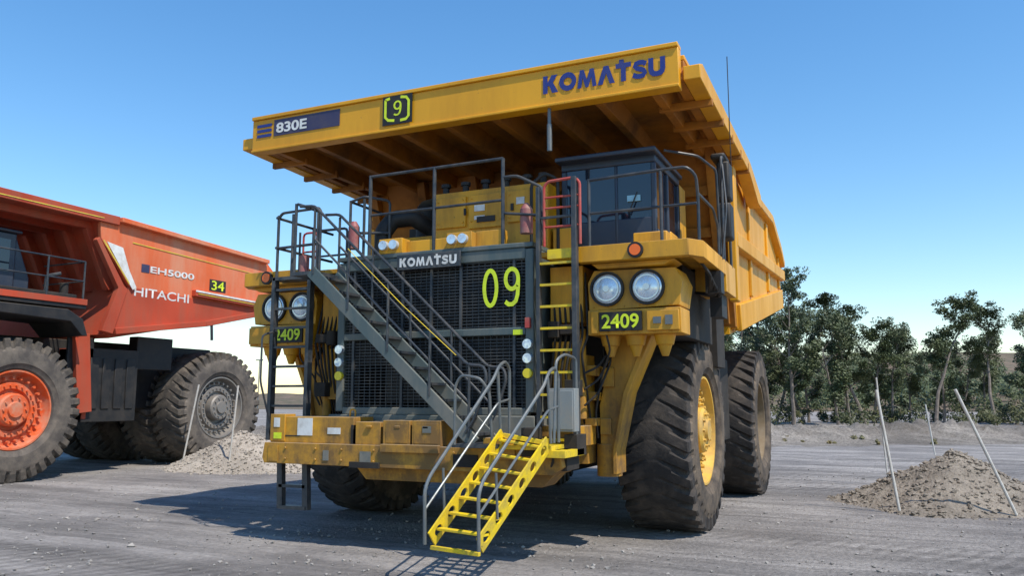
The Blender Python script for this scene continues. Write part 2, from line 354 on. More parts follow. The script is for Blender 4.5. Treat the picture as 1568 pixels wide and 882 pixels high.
b.box(.28,.95,-2.64,-2.6,5.25,5.85);b.box(-.38,.22,-2.64,-2.6,5.3,5.85);b.box(1.02,1.68,-2.64,-2.6,5.3,5.85)
for x in (-.33,.17,.34,.9,1.07,1.62):
    for z in (5.38,5.78): b.cyl((x,-2.64,z),(x,-2.66,z),.018,6)
b.obj('hood_cabinets',YEL,K,0.02)
b=B()
for x in (-.3,.1,.5,.9,1.3,1.6): b.cyl((x,-2.4,5.95),(x,-2.4,6.1),.06,10);b.cyl((x,-2.4,6.1),(x,-2.4,6.16),.09,10)
b.box(.45,.8,-2.66,-2.645,5.35,5.45);b.box(1.1,1.15,-2.67,-2.645,5.5,5.62);b.box(.2,.24,-2.67,-2.645,5.5,5.62)
b.tube([(-1.5,-2.6,4.8),(-1.5,-2.6,5.35),(-1.35,-2.5,5.6),(-1.05,-2.3,5.65),(-.8,-2.0,5.45),(-.8,-1.8,5.0)],.16,14)
b.tube([(-1.3,-1.4,4.8),(-1.3,-1.4,6.0),(-1.3,-.6,6.3)],.2,14)
b.tube([(1.5,-2.7,4.8),(1.5,-2.7,5.9),(1.7,-2.6,6.1),(1.9,-2.5,6.0),(1.9,-2.5,4.8)],.03,8)
b.box(-1.8,1.8,-1.2,.4,4.7,5.7)
b.obj('engine_ducts',BLK,K,0.01)
b=B();b.box(.40,.60,-2.655,-2.645,5.55,5.66);b.box(.40,.60,-2.655,-2.645,5.4,5.47);b.box(1.2,1.35,-2.655,-2.645,5.6,5.72);b.obj('cabinet_labels',WHT,K)
# ------------------------------------------------------------------ decks
for sg,nm in ((1,'right'),(-1,'left')):
    b=B()
    xe=4.25 if sg>0 else 4.02
    xs=sorted((sg*1.9,sg*xe))
    b.box(xs[0],xs[1],-3.3,.3,4.52,4.60)
    x0,x1=sorted((sg*2.55,sg*xe))
    b.box(x0,x1,-3.38,-3.2,4.38,4.63)
    b.prism([(sg*xe,-3.38),(sg*(xe+.17),-3.1),(sg*(xe+.17),-1.2),(sg*xe,-1.2)],'Z',4.38,4.63)
    if sg>0: b.box(*sorted((sg*3.9,sg*4.42)),-1.2,-.2,4.1,4.63)
    b.prism([(sg*2.7,4.38),(sg*4.0,4.38),(sg*3.85,4.3),(sg*2.8,4.3)],'Y',-3.18,-2.6)
    b.prism([(sg*2.62,3.66),(sg*4.02,3.70),(sg*4.08,4.05),(sg*3.98,4.27),(sg*2.7,4.29),(sg*2.6,4.1)],'Y',-3.05,-2.3)
    b.box(*sorted((sg*2.62,sg*4.06)),-3.12,-2.5,3.28,3.66)
    b.box(*sorted((sg*3.56,sg*4.04)),-3.18,-3.12,3.32,3.62)
    b.box(*sorted((sg*2.68,sg*2.8)),-3.16,-3.12,3.3,3.64)
    for x in (2.9,3.3,3.75):
        b.cyl((sg*x,-2.85,3.28),(sg*x,-2.85,3.12),.17,16,.13);b.cyl((sg*x,-2.85,3.12),(sg*x,-2.85,2.95),.11,16,.05)
    b.prism([(sg*2.85,3.3),(sg*3.4,3.3),(sg*3.02,2.4),(sg*2.84,1.5),(sg*2.84,1.15),(sg*2.62,1.15),(sg*2.6,2.2)],'Y',-2.55,-2.2)
    b.prism([(sg*3.4,3.3),(sg*3.5,3.3),(sg*3.10,2.4),(sg*2.9,1.5),(sg*2.9,1.15),(sg*2.84,1.15),(sg*2.84,1.5),(sg*3.02,2.4)],'Y',-2.66,-2.15)
    for z,w in ((2.75,.16),(2.35,.13),(1.95,.12)): b.box(*sorted((sg*2.44,sg*2.62)),-2.8,-2.4,z-w/2,z+w/2)
    b.box(*sorted((sg*2.3,sg*2.46)),-2.75,-2.35,1.3,3.0)
    b.box(*sorted((sg*2.66,sg*2.86)),-2.62,-2.55,2.5,2.8);b.box(*sorted((sg*2.62,sg*2.80)),-2.6,-2.55,1.75,2.0)
    b.cyl((sg*2.7,-2.38,1.1),(sg*2.7,-2.38,1.6),.2,16)
    b.box(*sorted((sg*1.95,sg*2.5)),-3.0,-2.3,3.5,4.4)
    b.box(*sorted((sg*2.0,sg*2.3)),-3.05,-2.4,2.3,3.2)
    b.box(*sorted((sg*1.9,sg*2.55)),-3.4,-2.6,1.6,1.9)
    b.cyl((sg*2.42,-2.9,2.0),(sg*2.42,-2.9,3.4),.08,14)
    for k in range(6): b.cyl((sg*(2.7+.24*k),-3.12,3.31),(sg*(2.7+.24*k),-3.135,3.31),.018,6);b.cyl((sg*(2.7+.24*k),-3.05,3.72),(sg*(2.7+.24*k),-3.065,3.72),.016,6)
    b.obj('deck_'+nm,YEL,K,0.018)
    b=B()
    for x in (2.92,3.55):
        n=len(b.v)
        b.lathe([(0,.27),(-.06,.27),(-.06,.238),(-.02,.235)],32)
        for i in range(n,len(b.v)):
            vx=b.v[i];b.v[i]=(sg*x+vx[1],-3.05+vx[0],3.99+vx[2])
    b.obj('headlight_rings_'+nm,BLK,K)
    b=B()
    for x in (2.92,3.55):
        b.cyl((sg*x,-3.02,3.99),(sg*x,-3.085,3.99),.238,32,.225)
        b.cyl((sg*x,-3.085,3.99),(sg*x,-3.12,3.99),.225,32,.12)
    b.obj('headlights_'+nm,LMP,K)
    b=B()
    for x in (2.92,3.55):
        n=len(b.v);b.lathe([(0,.2),(-.012,.195),(-.012,.17),(0,.165)],32)
        for i in range(n,len(b.v)):
            vx=b.v[i];b.v[i]=(sg*x+vx[1],-3.10+vx[0],3.99+vx[2])
        b.cyl((sg*x,-3.11,3.99),(sg*x,-3.14,3.99),.05,16)
    b.obj('headlight_caps_'+nm,CHR,K)
    b=B();b.cyl((sg*3.47,-3.38,4.51),(sg*3.47,-3.44,4.51),.085,20);b.obj('amber_lamp_'+nm,ORL,K)
    b=B();b.lathe([(0,.12),(-.05,.12),(-.05,.085)],24)
    b.v=[(sg*3.47+v[1],-3.38+v[0],4.51+v[2]) for v in b.v];b.obj('amber_ring_'+nm,BLK,K)
    x0=2.82 if sg>0 else -3.47
    b=B();b.box(x0,x0+.66,-3.18,-3.13,3.33,3.62);b.obj('number_plate_'+nm,BLK,K)
    text(K,'number_lettering_'+nm,'2409',NEO,x0+.33,-3.19,3.475,.58,.22,bold=.02)
    b=B()
    b.box(*sorted((sg*1.9,sg*3.9)),-2.2,.2,3.3,4.45)
    b.box(*sorted((sg*1.86,sg*2.58)),-2.3,-2.2,1.9,4.4)
    for k in range(7):
        xx=sg*(1.96+.09*k);b.tube([(xx,-2.9+.05*k,1.7),(xx,-3.1,2.4+.1*k),(xx+sg*.1,-3.06,3.3),(xx,-2.9,4.3)],.022,6)
    for k in range(3):
        b.tube([(sg*2.5,-3.0,2.2+.25*k),(sg*2.7,-2.9,2.4+.2*k),(sg*2.85,-2.7,2.9+.1*k),(sg*2.75,-2.6,3.3)],.02,6)
    b.tube([(sg*2.9,-3.1,3.3),(sg*2.95,-3.05,3.05),(sg*2.75,-2.85,2.7),(sg*2.6,-2.75,2.1),(sg*2.62,-2.7,1.7)],.018,6)
    b.cyl((sg*2.1,-3.25,3.25),(sg*2.1,-3.25,3.5),.09,12);b.box(*sorted((sg*2.25,sg*2.48)),-3.2,-3.0,2.35,2.6);b.box(*sorted((sg*2.2,sg*2.45)),-3.25,-3.0,3.3,3.45)
    b.box(*sorted((sg*3.0,sg*3.95)),.4,1.2,2.9,4.4)
    b.obj('under_deck_equipment_'+nm,CHS,K,0.015)
b=B();b.box(3.66,3.78,-3.2,-3.18,3.42,3.52);b.box(3.84,3.95,-3.2,-3.18,3.40,3.54);b.obj('connector_socket',PIPE,K)
# ------------------------------------------------------------------ bumper
b=B()
b.prism([(-2.64,1.27),(-2.68,1.36),(-2.64,1.6),(2.55,1.6),(2.6,1.36),(2.45,1.25)],'Y',-4.25,-3.5)
b.box(-2.6,-.95,-4.15,-3.6,1.6,2.02)
b.box(-2.6,-2.3,-4.17,-3.9,1.62,2.06)
b.box(-.88,-.42,-4.2,-3.7,1.6,1.95)
b.box(-.36,.12,-4.22,-3.7,1.6,1.98);b.box(.16,.66,-4.22,-3.7,1.6,1.98)
b.box(-.36,.66,-4.3,-4.22,1.5,1.62)
b.prism([(-1.0,1.25),(2.4,1.25),(2.2,1.05),(-.8,1.05)],'Y',-4.0,-3.5)
b.box(1.4,1.9,-4.3,-3.7,1.45,1.75)
for x in (-2.2,-1.6,-1.1,-.5,.9,2.2):
    for z in (1.35,1.52): b.cyl((x,-4.25,z),(x,-4.27,z),.022,6)
for x in (-.62,-.1,.4): b.box(x-.05,x+.05,-4.235,-4.2,1.86,1.9)
b.tube([(-1.2,-3.9,2.02),(-1.2,-3.9,2.14),(-1.1,-3.9,2.14),(-1.1,-3.9,2.02)],.018,6)
b.obj('front_bumper',YEL,K,0.025)
b=B();b.box(-2.05,-1.75,-4.158,-4.152,1.72,2.0);b.box(-1.45,-1.2,-4.158,-4.152,1.75,1.85);b.box(-2.52,-2.4,-4.178,-4.172,1.85,2.0);b.obj('bumper_labels',WHT,K)
b=B();b.box(-2.52,-2.36,-4.178,-4.1725,1.66,1.76);b.obj('bumper_sticker',NEO,K)
b=B();b.box(-2.55,-2.35,-4.262,-4.254,1.3,1.56);b.box(-.3,.08,-4.226,-4.222,1.64,1.94);b.box(.2,.62,-4.226,-4.222,1.64,1.94)
b.obj('toolbox_lids',YEL,K,0.004)
b=B();b.box(-1.45,-1.34,-4.262,-4.255,1.34,1.5);b.box(.35,.5,-4.235,-4.228,1.8,1.9);b.box(-.75,-.55,-4.262,-4.255,1.33,1.5);b.obj('bumper_tags',GRN,K)
b=B();b.box(-2.3,-2.0,-4.156,-4.152,1.7,1.72);b.box(-.99,-.95,-4.17,-3.6,1.6,1.9);b.box(.9,1.3,-4.28,-4.25,1.32,1.5);b.box(-.92,-.38,-4.3,-4.25,1.25,1.34);b.obj('bumper_dark_hardware',CHS,K,.005)
b=B()
for x in (-2.62,-2.1):
    b.prism([(x,1.25),(x+.1,1.25),(x+.14,.5),(x+.03,.5)],'Y',-3.95,-3.85)
b.box(-2.55,-2.0,-3.97,-3.83,.5,.56);b.box(-2.57,-2.03,-3.95,-3.85,.85,.9)
b.obj('boarding_step',DRK,K)
# ------------------------------------------------------------------ left platform tower + ladder
b=B()
X0,X1=-3.08,-2.3
for x in (X0,X1):
    b.box(x-.035,x+.035,-3.68,-3.56,1.6,4.45)
for i in range(8): b.box(X0,X1,-3.66,-3.6,1.85+.34*i-.02,1.85+.34*i+.02)
b.box(-3.1,-1.9,-3.68,-2.3,4.40,4.46);b.box(-2.25,-1.75,-4.22,-3.5,4.36,4.42)
b.obj('left_access_ladder',DRK,K)
b=B()
r=.026
def rail(pts,rr=r): b.tube(pts,rr)
for x in (-3.08,-2.75,-2.2): rail([(x,-3.6,4.4),(x,-3.6,5.6)])
rail([(-3.08,-3.6,5.55),(-3.0,-3.6,5.64),(-2.2,-3.6,5.66),(-2.15,-3.6,5.6),(-2.15,-3.6,4.4)]);rail([(-3.05,-3.6,5.0),(-2.15,-3.6,5.02)])
for y in (-3.2,-2.6): rail([(-3.08,y,4.4),(-3.08,y,5.58)])
rail([(-3.08,-3.65,5.55),(-3.08,-2.0,5.55)]);rail([(-3.08,-3.65,5.0),(-3.08,-2.0,5.0)])
rail([(-3.08,-2.6,5.5),(-2.3,-2.6,5.5),(-2.3,-2.6,4.5)]);rail([(-3.08,-2.6,5.0),(-2.3,-2.6,5.0)],.02)
rail([(-2.2,-3.6,5.6),(-2.2,-4.2,5.6),(-1.9,-4.2,5.5)]);rail([(-2.2,-4.2,4.4),(-2.2,-4.2,5.6)])
for x in (-2.75,-2.45): rail([(x,-3.4,4.4),(x,-3.4,5.3)],.02)
for x in (-1.95,-1.65): rail([(x,-3.0,4.6),(x,-3.0,5.9)])
rail([(-1.95,-3.0,5.88),(-1.65,-3.0,5.95),(-1.3,-2.7,5.9),(-1.3,-2.7,4.8)]);rail([(-1.95,-3.0,5.3),(-1.3,-2.7,5.3)])
rail([(-1.95,-3.0,5.88),(-1.95,-2.0,5.88)])
rail([(-3.0,-3.6,1.6),(-3.0,-4.0,2.6),(-3.0,-4.0,3.4),(-3.0,-3.65,3.5)],.018)
b.obj('left_platform_rails',DRK,K)
b=B();b.tube([(-2.75,-3.3,4.5),(-2.75,-3.3,5.3),(-2.45,-3.3,5.3),(-2.45,-3.3,4.5)],.02);b.tube([(-2.75,-3.3,4.95),(-2.45,-3.3,4.95)],.018);b.obj('red_gate',RED,K)
b=B()
for x in (-1.32,-.03,1.25): b.tube([(x,-3.3,4.7),(x,-3.3,6.22)],.032)
b.tube([(-1.32,-3.3,6.2),(1.25,-3.3,6.22)],.028);b.tube([(-1.32,-3.3,5.5),(1.25,-3.3,5.52)],.024)
b.tube([(1.25,-3.3,5.9),(1.5,-3.3,5.9),(1.95,-3.3,5.65),(1.95,-3.4,4.7)],.026);b.tube([(1.25,-3.3,5.3),(1.95,-3.3,5.2)],.024)
b.obj('hood_rails',DRK,K)
# ------------------------------------------------------------------ diagonal staircase
b=B()
A=Vector((-1.85,0,4.42));E=Vector((1.22,0,1.66))
for y in (-4.2,-3.55): b.beam(A+Vector((0,y,0)),E+Vector((0,y,0)),.05,.2)
b.obj('staircase_stringers',GRN,K,0.008)
b=B()
n=11
for i in range(n):
    p=A.lerp(E,(i+.5)/n);b.box(p.x-.13,p.x+.15,-4.17,-3.58,p.z-.02,p.z+.02)
b.box(1.05,1.75,-4.6,-3.55,1.62,1.67)
b.obj('staircase_treads',DRK,K)
b=B()
for y in (-4.22,-3.53):
    top=[A+Vector((.05,y,1.1)),E+Vector((-.12,y,1.15))]
    b.tube([A+Vector((-.25,y,1.12)),top[0],top[1],E+Vector((.15,y,1.13)),E+Vector((.2,y,.95)),E+Vector((.0,y,.35)),E+Vector((-.15,y,.15))],.025)
    m0=A+Vector((.05,y,.55));m1=E+Vector((-.1,y,.6));b.tube([m0,m1],.02)
    for t in (0.02,.25,.5,.75,.97):
        p=A.lerp(E,t)+Vector((0,y,0));b.tube([p,p+Vector((0,0,1.1))],.022)
b.obj('staircase_handrails',DRK,K)
b=B();b.tube([(-1.05,-4.3,4.72),(.0,-4.3,3.75),(.95,-4.3,2.95)],.007,6);b.obj('yellow_safety_chain',YELB,K)
# ------------------------------------------------------------------ front yellow ladder
b=B()
T0=Vector((1.78,-4.42,1.80));T1=Vector((2.46,-4.42,1.70));B0=Vector((1.38,-5.72,.54));B1=Vector((2.12,-5.84,.53))
def holeplate(bb,a,c,w,ncell,hr):
    d=(c-a);L=d.length;d.normalize();u=Vector((0,-d.z,d.y)).normalized()
    if u.z<0:u=-u
    for k in range(ncell):
        s0=L*k/ncell;s1=L*(k+1)/ncell;cx=(s0+s1)/2;hx=(s1-s0)/2;n=16;vs=[]
        for i in range(n):
            t=2*math.pi*i/n;ct,st=math.cos(t),math.sin(t);m=max(abs(ct),abs(st))
            vs.append(a+d*(cx+hx*ct/m)+u*(w/2*st/m))
        for i in range(n):
            t=2*math.pi*i/n;vs.append(a+d*(cx+hr*1.25*math.cos(t))+u*(hr*math.sin(t)))
        bb.add(vs,[(i,(i+1)%n,(i+1)%n+n,i+n) for i in range(n)])
holeplate(b,T0,B0,.24,6,.065);holeplate(b,T1,B1,.24,6,.065)
o=b.obj('boarding_ladder_sides',YELB,K,smooth=False);md=o.modifiers.new('s','SOLIDIFY');md.thickness=.025;md.offset=0
b=B()
for i in range(7):
    t=(i+.35)/7;p=T0.lerp(B0,t);q=T1.lerp(B1,t);b.beam(p,q,.11,.03)
b.beam(B0+Vector((0,0,-.1)),B1+Vector((0,0,-.1)),.05,.05);b.beam(T0,T1,.06,.06)
b.box(2.3,2.7,-4.4,-3.6,1.5,1.6);b.box(1.5,2.5,-4.4,-3.6,1.6,1.66)
b.obj('boarding_ladder_treads',YELB,K,0.004)
b=B()
for T,Bm,s in ((T0,B0,-.04),(T1,B1,.04)):
    o=Vector((s,0,0))
    hi=T+Vector((s,.15,1.05));lo=Bm+Vector((s,-.12,.62))
    b.tube([Bm+o+Vector((0,-.1,-.05)),lo,lo+Vector((0,.12,.16)),T+Vector((s,-.25,.78)),T+Vector((s,-.05,.98)),hi,T+Vector((s,.3,.95)),T+Vector((s,.3,0))],.024)
    b.tube([Bm.lerp(T,.2)+o+Vector((0,0,.05)),Bm.lerp(T,.2)+o+Vector((0,-.05,.62))],.018)
    b.tube([lo+Vector((0,.0,-.25)),T+Vector((s,-.1,.45)),T+Vector((s,.28,.5))],.018)
    b.tube([T+o,T+Vector((s,-.1,.9))],.022)
b.tube([(1.1,-4.6,1.66),(1.1,-4.6,2.5),(1.2,-4.6,2.65),(1.5,-4.6,2.6),(1.6,-4.5,2.4),(1.62,-4.45,1.7)],.022)
b.tube([(2.5,-4.3,1.7),(2.5,-4.2,2.85),(2.55,-4.0,2.95),(2.62,-3.7,2.9),(2.62,-3.7,1.7)],.022)
b.obj('boarding_ladder_handrails',PIPE,K)
b=B();b.box(2.28,2.68,-3.95,-3.75,1.84,2.46);b.box(2.30,2.66,-3.965,-3.95,1.87,2.43);b.obj('control_box',GRYB,K,0.015)
b=B();b.box(2.1,2.62,-4.1,-3.6,1.3,1.6);b.box(2.5,2.7,-3.9,-3.5,1.5,1.8);b.box(2.0,2.2,-4.3,-4.0,1.5,1.9);b.tube([(2.3,-4.2,1.7),(2.5,-4.3,1.5),(2.4,-4.2,1.3)],.02);b.obj('ladder_actuator',CHS,K,0.02)
b=B()
b.box(1.93,1.99,-3.56,-3.46,1.6,5.6);b.box(2.52,2.6,-3.58,-3.46,1.75,5.7)
b.box(1.99,2.52,-3.53,-3.49,5.08,5.12)
b.obj('right_ladder_stiles',DRK,K,0.006)
b=B()
for i in range(9): b.box(1.99,2.52,-3.54,-3.48,4.38-.335*i-.018,4.38-.335*i+.018)
b.box(2.1,2.5,-3.5,-3.3,4.45,4.6)
b.obj('right_ladder_rungs',YELB,K)
b=B()
b.tube([(2.05,-3.5,4.65),(2.05,-3.5,5.6),(2.12,-3.5,5.68),(2.55,-3.5,5.7),(2.64,-3.5,5.62),(2.64,-3.5,4.65)],.024)
for z in (4.95,5.25,5.42): b.tube([(2.05,-3.5,z),(2.64,-3.5,z)],.018)
b.obj('ladder_gate',RED,K)
b=B()
b.tube([(2.7,-3.3,5.68),(3.9,-3.3,5.72),(4.25,-3.3,5.72),(4.36,-3.2,5.6),(4.36,-3.1,5.3),(4.36,-3.1,4.6)],.025)
b.tube([(2.7,-3.3,5.15),(4.36,-3.2,5.18)],.022)
for x in (2.72,3.85): b.tube([(x,-3.3,4.6),(x,-3.3,5.7)],.026)
b.tube([(4.36,-3.1,5.35),(4.38,-2.0,5.35),(4.4,-1.7,5.1),(4.4,-1.7,4.6)],.022)
b.tube([(3.7,-2.4,6.3),(4.2,-2.2,6.2),(4.38,-1.6,6.1),(4.38,-1.4,4.7)],.022)
b.tube([(4.4,-1.2,4.6),(4.4,-1.2,6.45),(4.4,-.5,6.5),(4.4,-.5,4.6)],.026);b.tube([(4.4,-1.2,5.4),(4.4,-.5,5.4)],.02)
b.tube([(4.42,-1.5,4.6),(4.5,-1.4,5.5),(4.42,-1.2,6.3)],.018)
b.obj('right_deck_rails',DRK,K)
b=B()
b.box(4.28,4.5,-1.0,-.62,5.75,6.42);b.box(4.28,4.5,-1.0,-.62,5.05,5.68)
b.cyl((4.3,-.75,4.6),(4.3,-.75,6.6),.04,10);b.box(4.2,4.45,-1.1,-.6,6.45,6.55)
b.obj('mirror_housing',BLK,K,0.04)
b=B();b.cyl((4.47,-.55,6.4),(4.47,-.55,8.5),.009,6);b.obj('radio_antenna',BLK,K)
b=B()
for k in range(5): b.tube([(4.2,-2.6+.15*k,4.5),(4.4,-2.5+.2*k,4.2-.06*k),(4.25,-1.8+.1*k,4.0),(3.9,-1.2,4.1)],.025,6)
b.box(4.2,4.45,-1.9,-1.6,4.0,4.35);b.box(4.1,4.3,-1.0,-.5,3.7,4.1)
b.obj('hydraulic_hoses',BLK,K)
b=B()
for x in (-1.72,1.62):
    b.cyl((x,-3.2,4.95),(x,-3.2,5.35),.10,16);b.cyl((x,-3.2,5.35),(x,-3.2,5.45),.10,16,.04)
b.cyl((-2.6,-3.45,4.5),(-2.6,-3.45,4.85),.09,16)
b.obj('extinguisher_bottles',mat('pink_red_bottle',(0.30,0.09,0.09),.5,dirt_or_reflection=DUST,damt=.6,dscale=5),K)
# ------------------------------------------------------------------ cab
CABM=mat('cab_dark_blue',(0.025,0.035,0.058),0.35,dirt_or_reflection=(0.10,0.09,0.08),damt=.25,dscale=2)
b=B()
x0,x1,y0,y1=1.85,3.5,-2.2,-.4
b.box(x0,x1,y0,y1,6.2,6.36);b.box(x0-.04,x1+.06,y0-.22,y1,6.32,6.40)
for x,w in ((x0,.1),(2.80,.05),(x1-.08,.08)): b.box(x,x+w,y0,y0+.1,4.6,6.2)
b.box(x1-.1,x1,y1-.12,y1,4.6,6.2);b.box(x1-.1,x1,-1.35,-1.25,4.6,6.2);b.box(x0,x0+.1,y0+.1,y1,4.6,6.2)
b.box(x0,x1,y1-.1,y1,4.6,6.2)
b.box(x0+.1,x1,y0+.01,y0+.09,4.6,5.28);b.box(x1-.09,x1-.01,y0+.1,-1.35,4.6,5.1)
b.box(x0+.1,x1-.1,y0+.1,y0+.7,4.6,5.15)
b.box(2.2,2.6,-1.5,-1.3,5.0,5.9)
b.obj('cab_shell',CABM,K,0.02)
b=B();b.box(x0+.1,2.80,y0+.03,y0+.05,5.28,6.2);b.box(2.85,x1-.08,y0+.03,y0+.05,5.28,6.2);b.box(x1-.06,x1-.04,y0+.1,-1.35,5.1,6.2);b.box(x1-.06,x1-.04,-1.25,-.52,5.2,6.2);b.obj('cab_windows',GLS,K)
b=B();b.box(1.8,2.15,-2.5,-2.22,4.6,5.15);b.box(3.2,3.75,-2.55,-2.3,4.6,4.95);b.box(3.44,3.52,-1.24,-.45,4.62,5.2);b.box(3.3,3.5,-.4,.1,4.6,6.25);b.obj('cab_yellow_panels',YEL,K,0.02)
b=B();b.box(3.02,3.24,y0-.012,y0+.028,5.56,5.66);b.obj('windscreen_sticker',mat('pale_blue_label',(.3,.55,.65),.5),K)
b=B();b.tube([(3.2,-2.24,5.7),(3.05,-2.24,5.35)],.012);b.obj('wiper',BLK,K)

# ------------------------------------------------------------------ second truck (orange)
H=empty('mining_dump_truck.001')
HR=2.05;HWd=1.35
th=tyre(HR,HWd,38,mats=(RUBH,RUBDH));hf=rim('front',HR,HWd,RIMO);hr=rim('front',HR,HWd,RIMG)
hX=-15.35-HWd/2*1.06;hXL=hX-5.6
FY,RY=.25,8.1
put(th,'front_tyre_right',H,(hX,FY,HR-.04),rx=.2);put(hf,'front_rim_right',H,(hX,FY,HR-.04))
put(th,'front_tyre_left',H,(hXL,FY,HR-.04),True,rx=.2);put(hf,'front_rim_left',H,(hXL,FY,HR-.04),True)
for j in (0,1):
    put(th,f'rear_tyre_right_{j}',H,(hX-j*1.55,RY,HR-.04),rx=.5*j);put(th,f'rear_tyre_left_{j}',H,(hXL+j*1.55,RY,HR-.04),True)
    put(hr,f'rear_rim_{j}',H,(hX-j*1.55,RY,HR-.04))
BX=-15.2;BL=BX-7.6
b=B()
hs=[(2.35,8.0),(3.1,8.04),(9.9,7.73),(10.4,7.35),(10.15,5.67),(6.8,4.88),(3.0,4.33),(3.6,5.9),(2.42,7.3)]
b.prism(hs,'X',BX-.15,BX);b.prism(hs,'X',BL,BL+.15)
b.beam((BX+.06,3.0,7.98),(BX+.06,9.9,7.68),.3,.16)
b.obj('body_sides',ORG,H,0.02)
b=B()
b.beam((BX+.06,6.2,6.01),(BX+.06,10.2,5.9),.26,.22)
b.beam((BX+.04,3.05,4.42),(BX+.04,6.8,4.97),.25,.2);b.beam((BX+.04,6.8,4.97),(BX+.04,10.1,5.72),.25,.2)
b.prism([(3.3,5.9),(2.3,7.3),(2.2,7.2),(3.1,5.8),(2.6,4.4),(3.0,4.33),(3.45,5.8)],'X',BX-.1,BX+.1)
b.prism([(3.5,5.9),(10.2,5.75),(10.12,5.66),(6.8,4.9),(3.05,4.38)],'X',BX,BX+.03)
b.obj('body_lower_side',ORGD,H,0.015)
b=B();b.beam((BX+.2,6.2,6.08),(BX+.2,10.2,5.98),.02,.06);b.obj('rail_white_stripe',WHT,H)
b=B()
b.prism([(-5.5,7.85),(-5.5,8.15),(3.0,8.08),(3.0,7.8)],'X',BL,BX+.1)
b.prism([(2.3,7.9),(2.6,7.9),(3.7,5.9),(3.1,4.3),(2.8,4.3),(3.35,5.85)],'X',BL,BX-.1)
for i in range(8): 
    x=BL+.5+i*.94;b.prism([(x-.15,7.9),(x-.1,7.6),(x+.1,7.6),(x+.15,7.9)],'Y',-5.3,2.5)
    b.prism([(2.1,7.8),(2.4,7.8),(3.4,5.8),(3.1,5.75)],'X',x-.1,x+.1)
b.prism([(3.0,4.5),(10.1,5.8),(10.1,5.6),(3.0,4.2)],'X',BL,BX-.1)
b.obj('body_canopy_and_floor',ORGD,H,0.02)
b=B();b.box(BX+.1,BX+.115,-5.5,2.4,7.905,7.935);b.prism([(2.4,7.2),(2.44,7.24),(3.48,6.0),(3.46,5.95)],'X',BX+.121,BX+.13)
b.beam((BX+.01,3.6,7.35),(BX+.01,9.9,7.1),.02,.03)
b.beam((BX+.205,6.3,5.99),(BX+.205,10.1,5.88),.02,.03)
b.obj('yellow_reflective_tape',TAPE,H)
b=B();b.prism([(2.55,7.2),(3.15,7.1),(3.45,6.4),(3.75,5.9),(3.62,5.8),(3.50,5.95)],'X',BX+.1,BX+.118);b.obj('white_stripe',WHT,H)
text(H,'maker_lettering','HITACHI',WHT,BX+.035,4.9,5.78,2.3,.3,'right',bold=.01)
text(H,'model_lettering','EH5000',WHT,BX+.02,5.3,6.58,1.9,.22,'right',bold=.02)
b=B();b.box(BX+.003,BX+.012,4.0,4.32,6.45,6.72);b.obj('model_plate',NAVY,H)
b=B();b.box(BX+.003,BX+.012,7.0,7.8,6.2,6.62);b.obj('fleet_plate',BLK,H)
text(H,'fleet_lettering','34',NEO,BX+.02,7.4,6.41,.62,.34,'right',bold=.01)
b=B()
b.box(hXL-.3,hX+.3,-3.6,2.0,4.95,5.1)
b.box(hX+.3,BX+.1,-3.6,2.0,5.0,5.12)
b.prism([(-2.9,4.0),(-2.4,4.6),(-1.6,4.95),(1.4,4.95),(1.9,4.7),(2.1,4.2),(1.9,4.2),(1.5,4.6),(-1.5,4.7),(-2.3,4.3),(-2.7,3.9)],'X',hX-.9,BX+.12)
b.box(hX-3.3,hX-.9,-2.8,9,2.0,4.2);b.box(hX-.9,hX+.3,2.6,4.6,1.6,3.9);b.box(hX-.3,hX+.1,4.7,6.2,3.3,4.4)
b.cyl((hXL,RY,HR),(hX,RY,HR),.8,20)
b.box(hX-3.3,hX-1.0,-3.4,-2.7,1.2,4.8)
b.box(hX+.2,hX+.3,2.0,2.9,2.2,4.2)
for k in range(4): b.box(hX+.3,hX+.34,2.8+.45*k,3.1+.45*k,2.0,3.6)
b.obj('chassis_and_fenders',BLK,H,0.03)
b=B();b.box(BX+.1,BX+.14,-3.6,2.0,5.12,5.3);b.beam((hX+.35,2.35,4.3),(hX+.35,2.6,1.9),.2,.5,(0,1,0));b.box(hX-.9,hX+.32,2.6,2.75,1.7,3.9);b.obj('deck_edge_orange',ORGD,H,0.01)
b=B();b.box(hX-2.0,hX-.25,-2.4,.5,5.1,7.15);b.prism([(.5,5.1),(.5,7.1),(1.0,5.9),(1.0,5.1)],'X',hX-1.2,hX-.3);b.box(hX-2.1,hX-.15,-2.6,.6,7.15,7.25);b.obj('cab_shell',CABM,H,0.04)
b=B();b.box(hX-.25,hX-.235,-2.2,-.9,6.0,6.95);b.box(hX-.25,hX-.235,-.7,.3,6.0,6.95);b.obj('cab_windows',GLS,H)
b=B()
ex=BX+.05
for y in (-3.5,-2.2,-.8,.7,1.9): b.tube([(ex,y,5.1),(ex,y,6.45)],.028)
b.tube([(ex,-3.5,6.45),(ex,1.9,6.45)],.026);b.tube([(ex,-3.5,5.85),(ex,1.9,5.85)],.022)
b.tube([(ex,1.9,6.45),(hX-1,1.95,6.45)],.026);b.tube([(ex,1.9,5.85),(hX-1,1.95,5.85)],.022)
b.tube([(ex-.3,.9,5.1),(ex-.3,.9,5.9),(ex-.1,1.2,6.0)],.06)
b.tube([(BX+.1,7.1,5.0),(BX+.1,7.15,4.4)],.05)
b.obj('deck_rails',DRK,H)
b=B();b.box(ex-.4,ex,-1.0,1.7,5.12,5.42);b.cyl((ex-.2,1.4,5.4),(ex-.2,1.4,5.75),.12,12);b.obj('deck_equipment',CHS,H,.03)

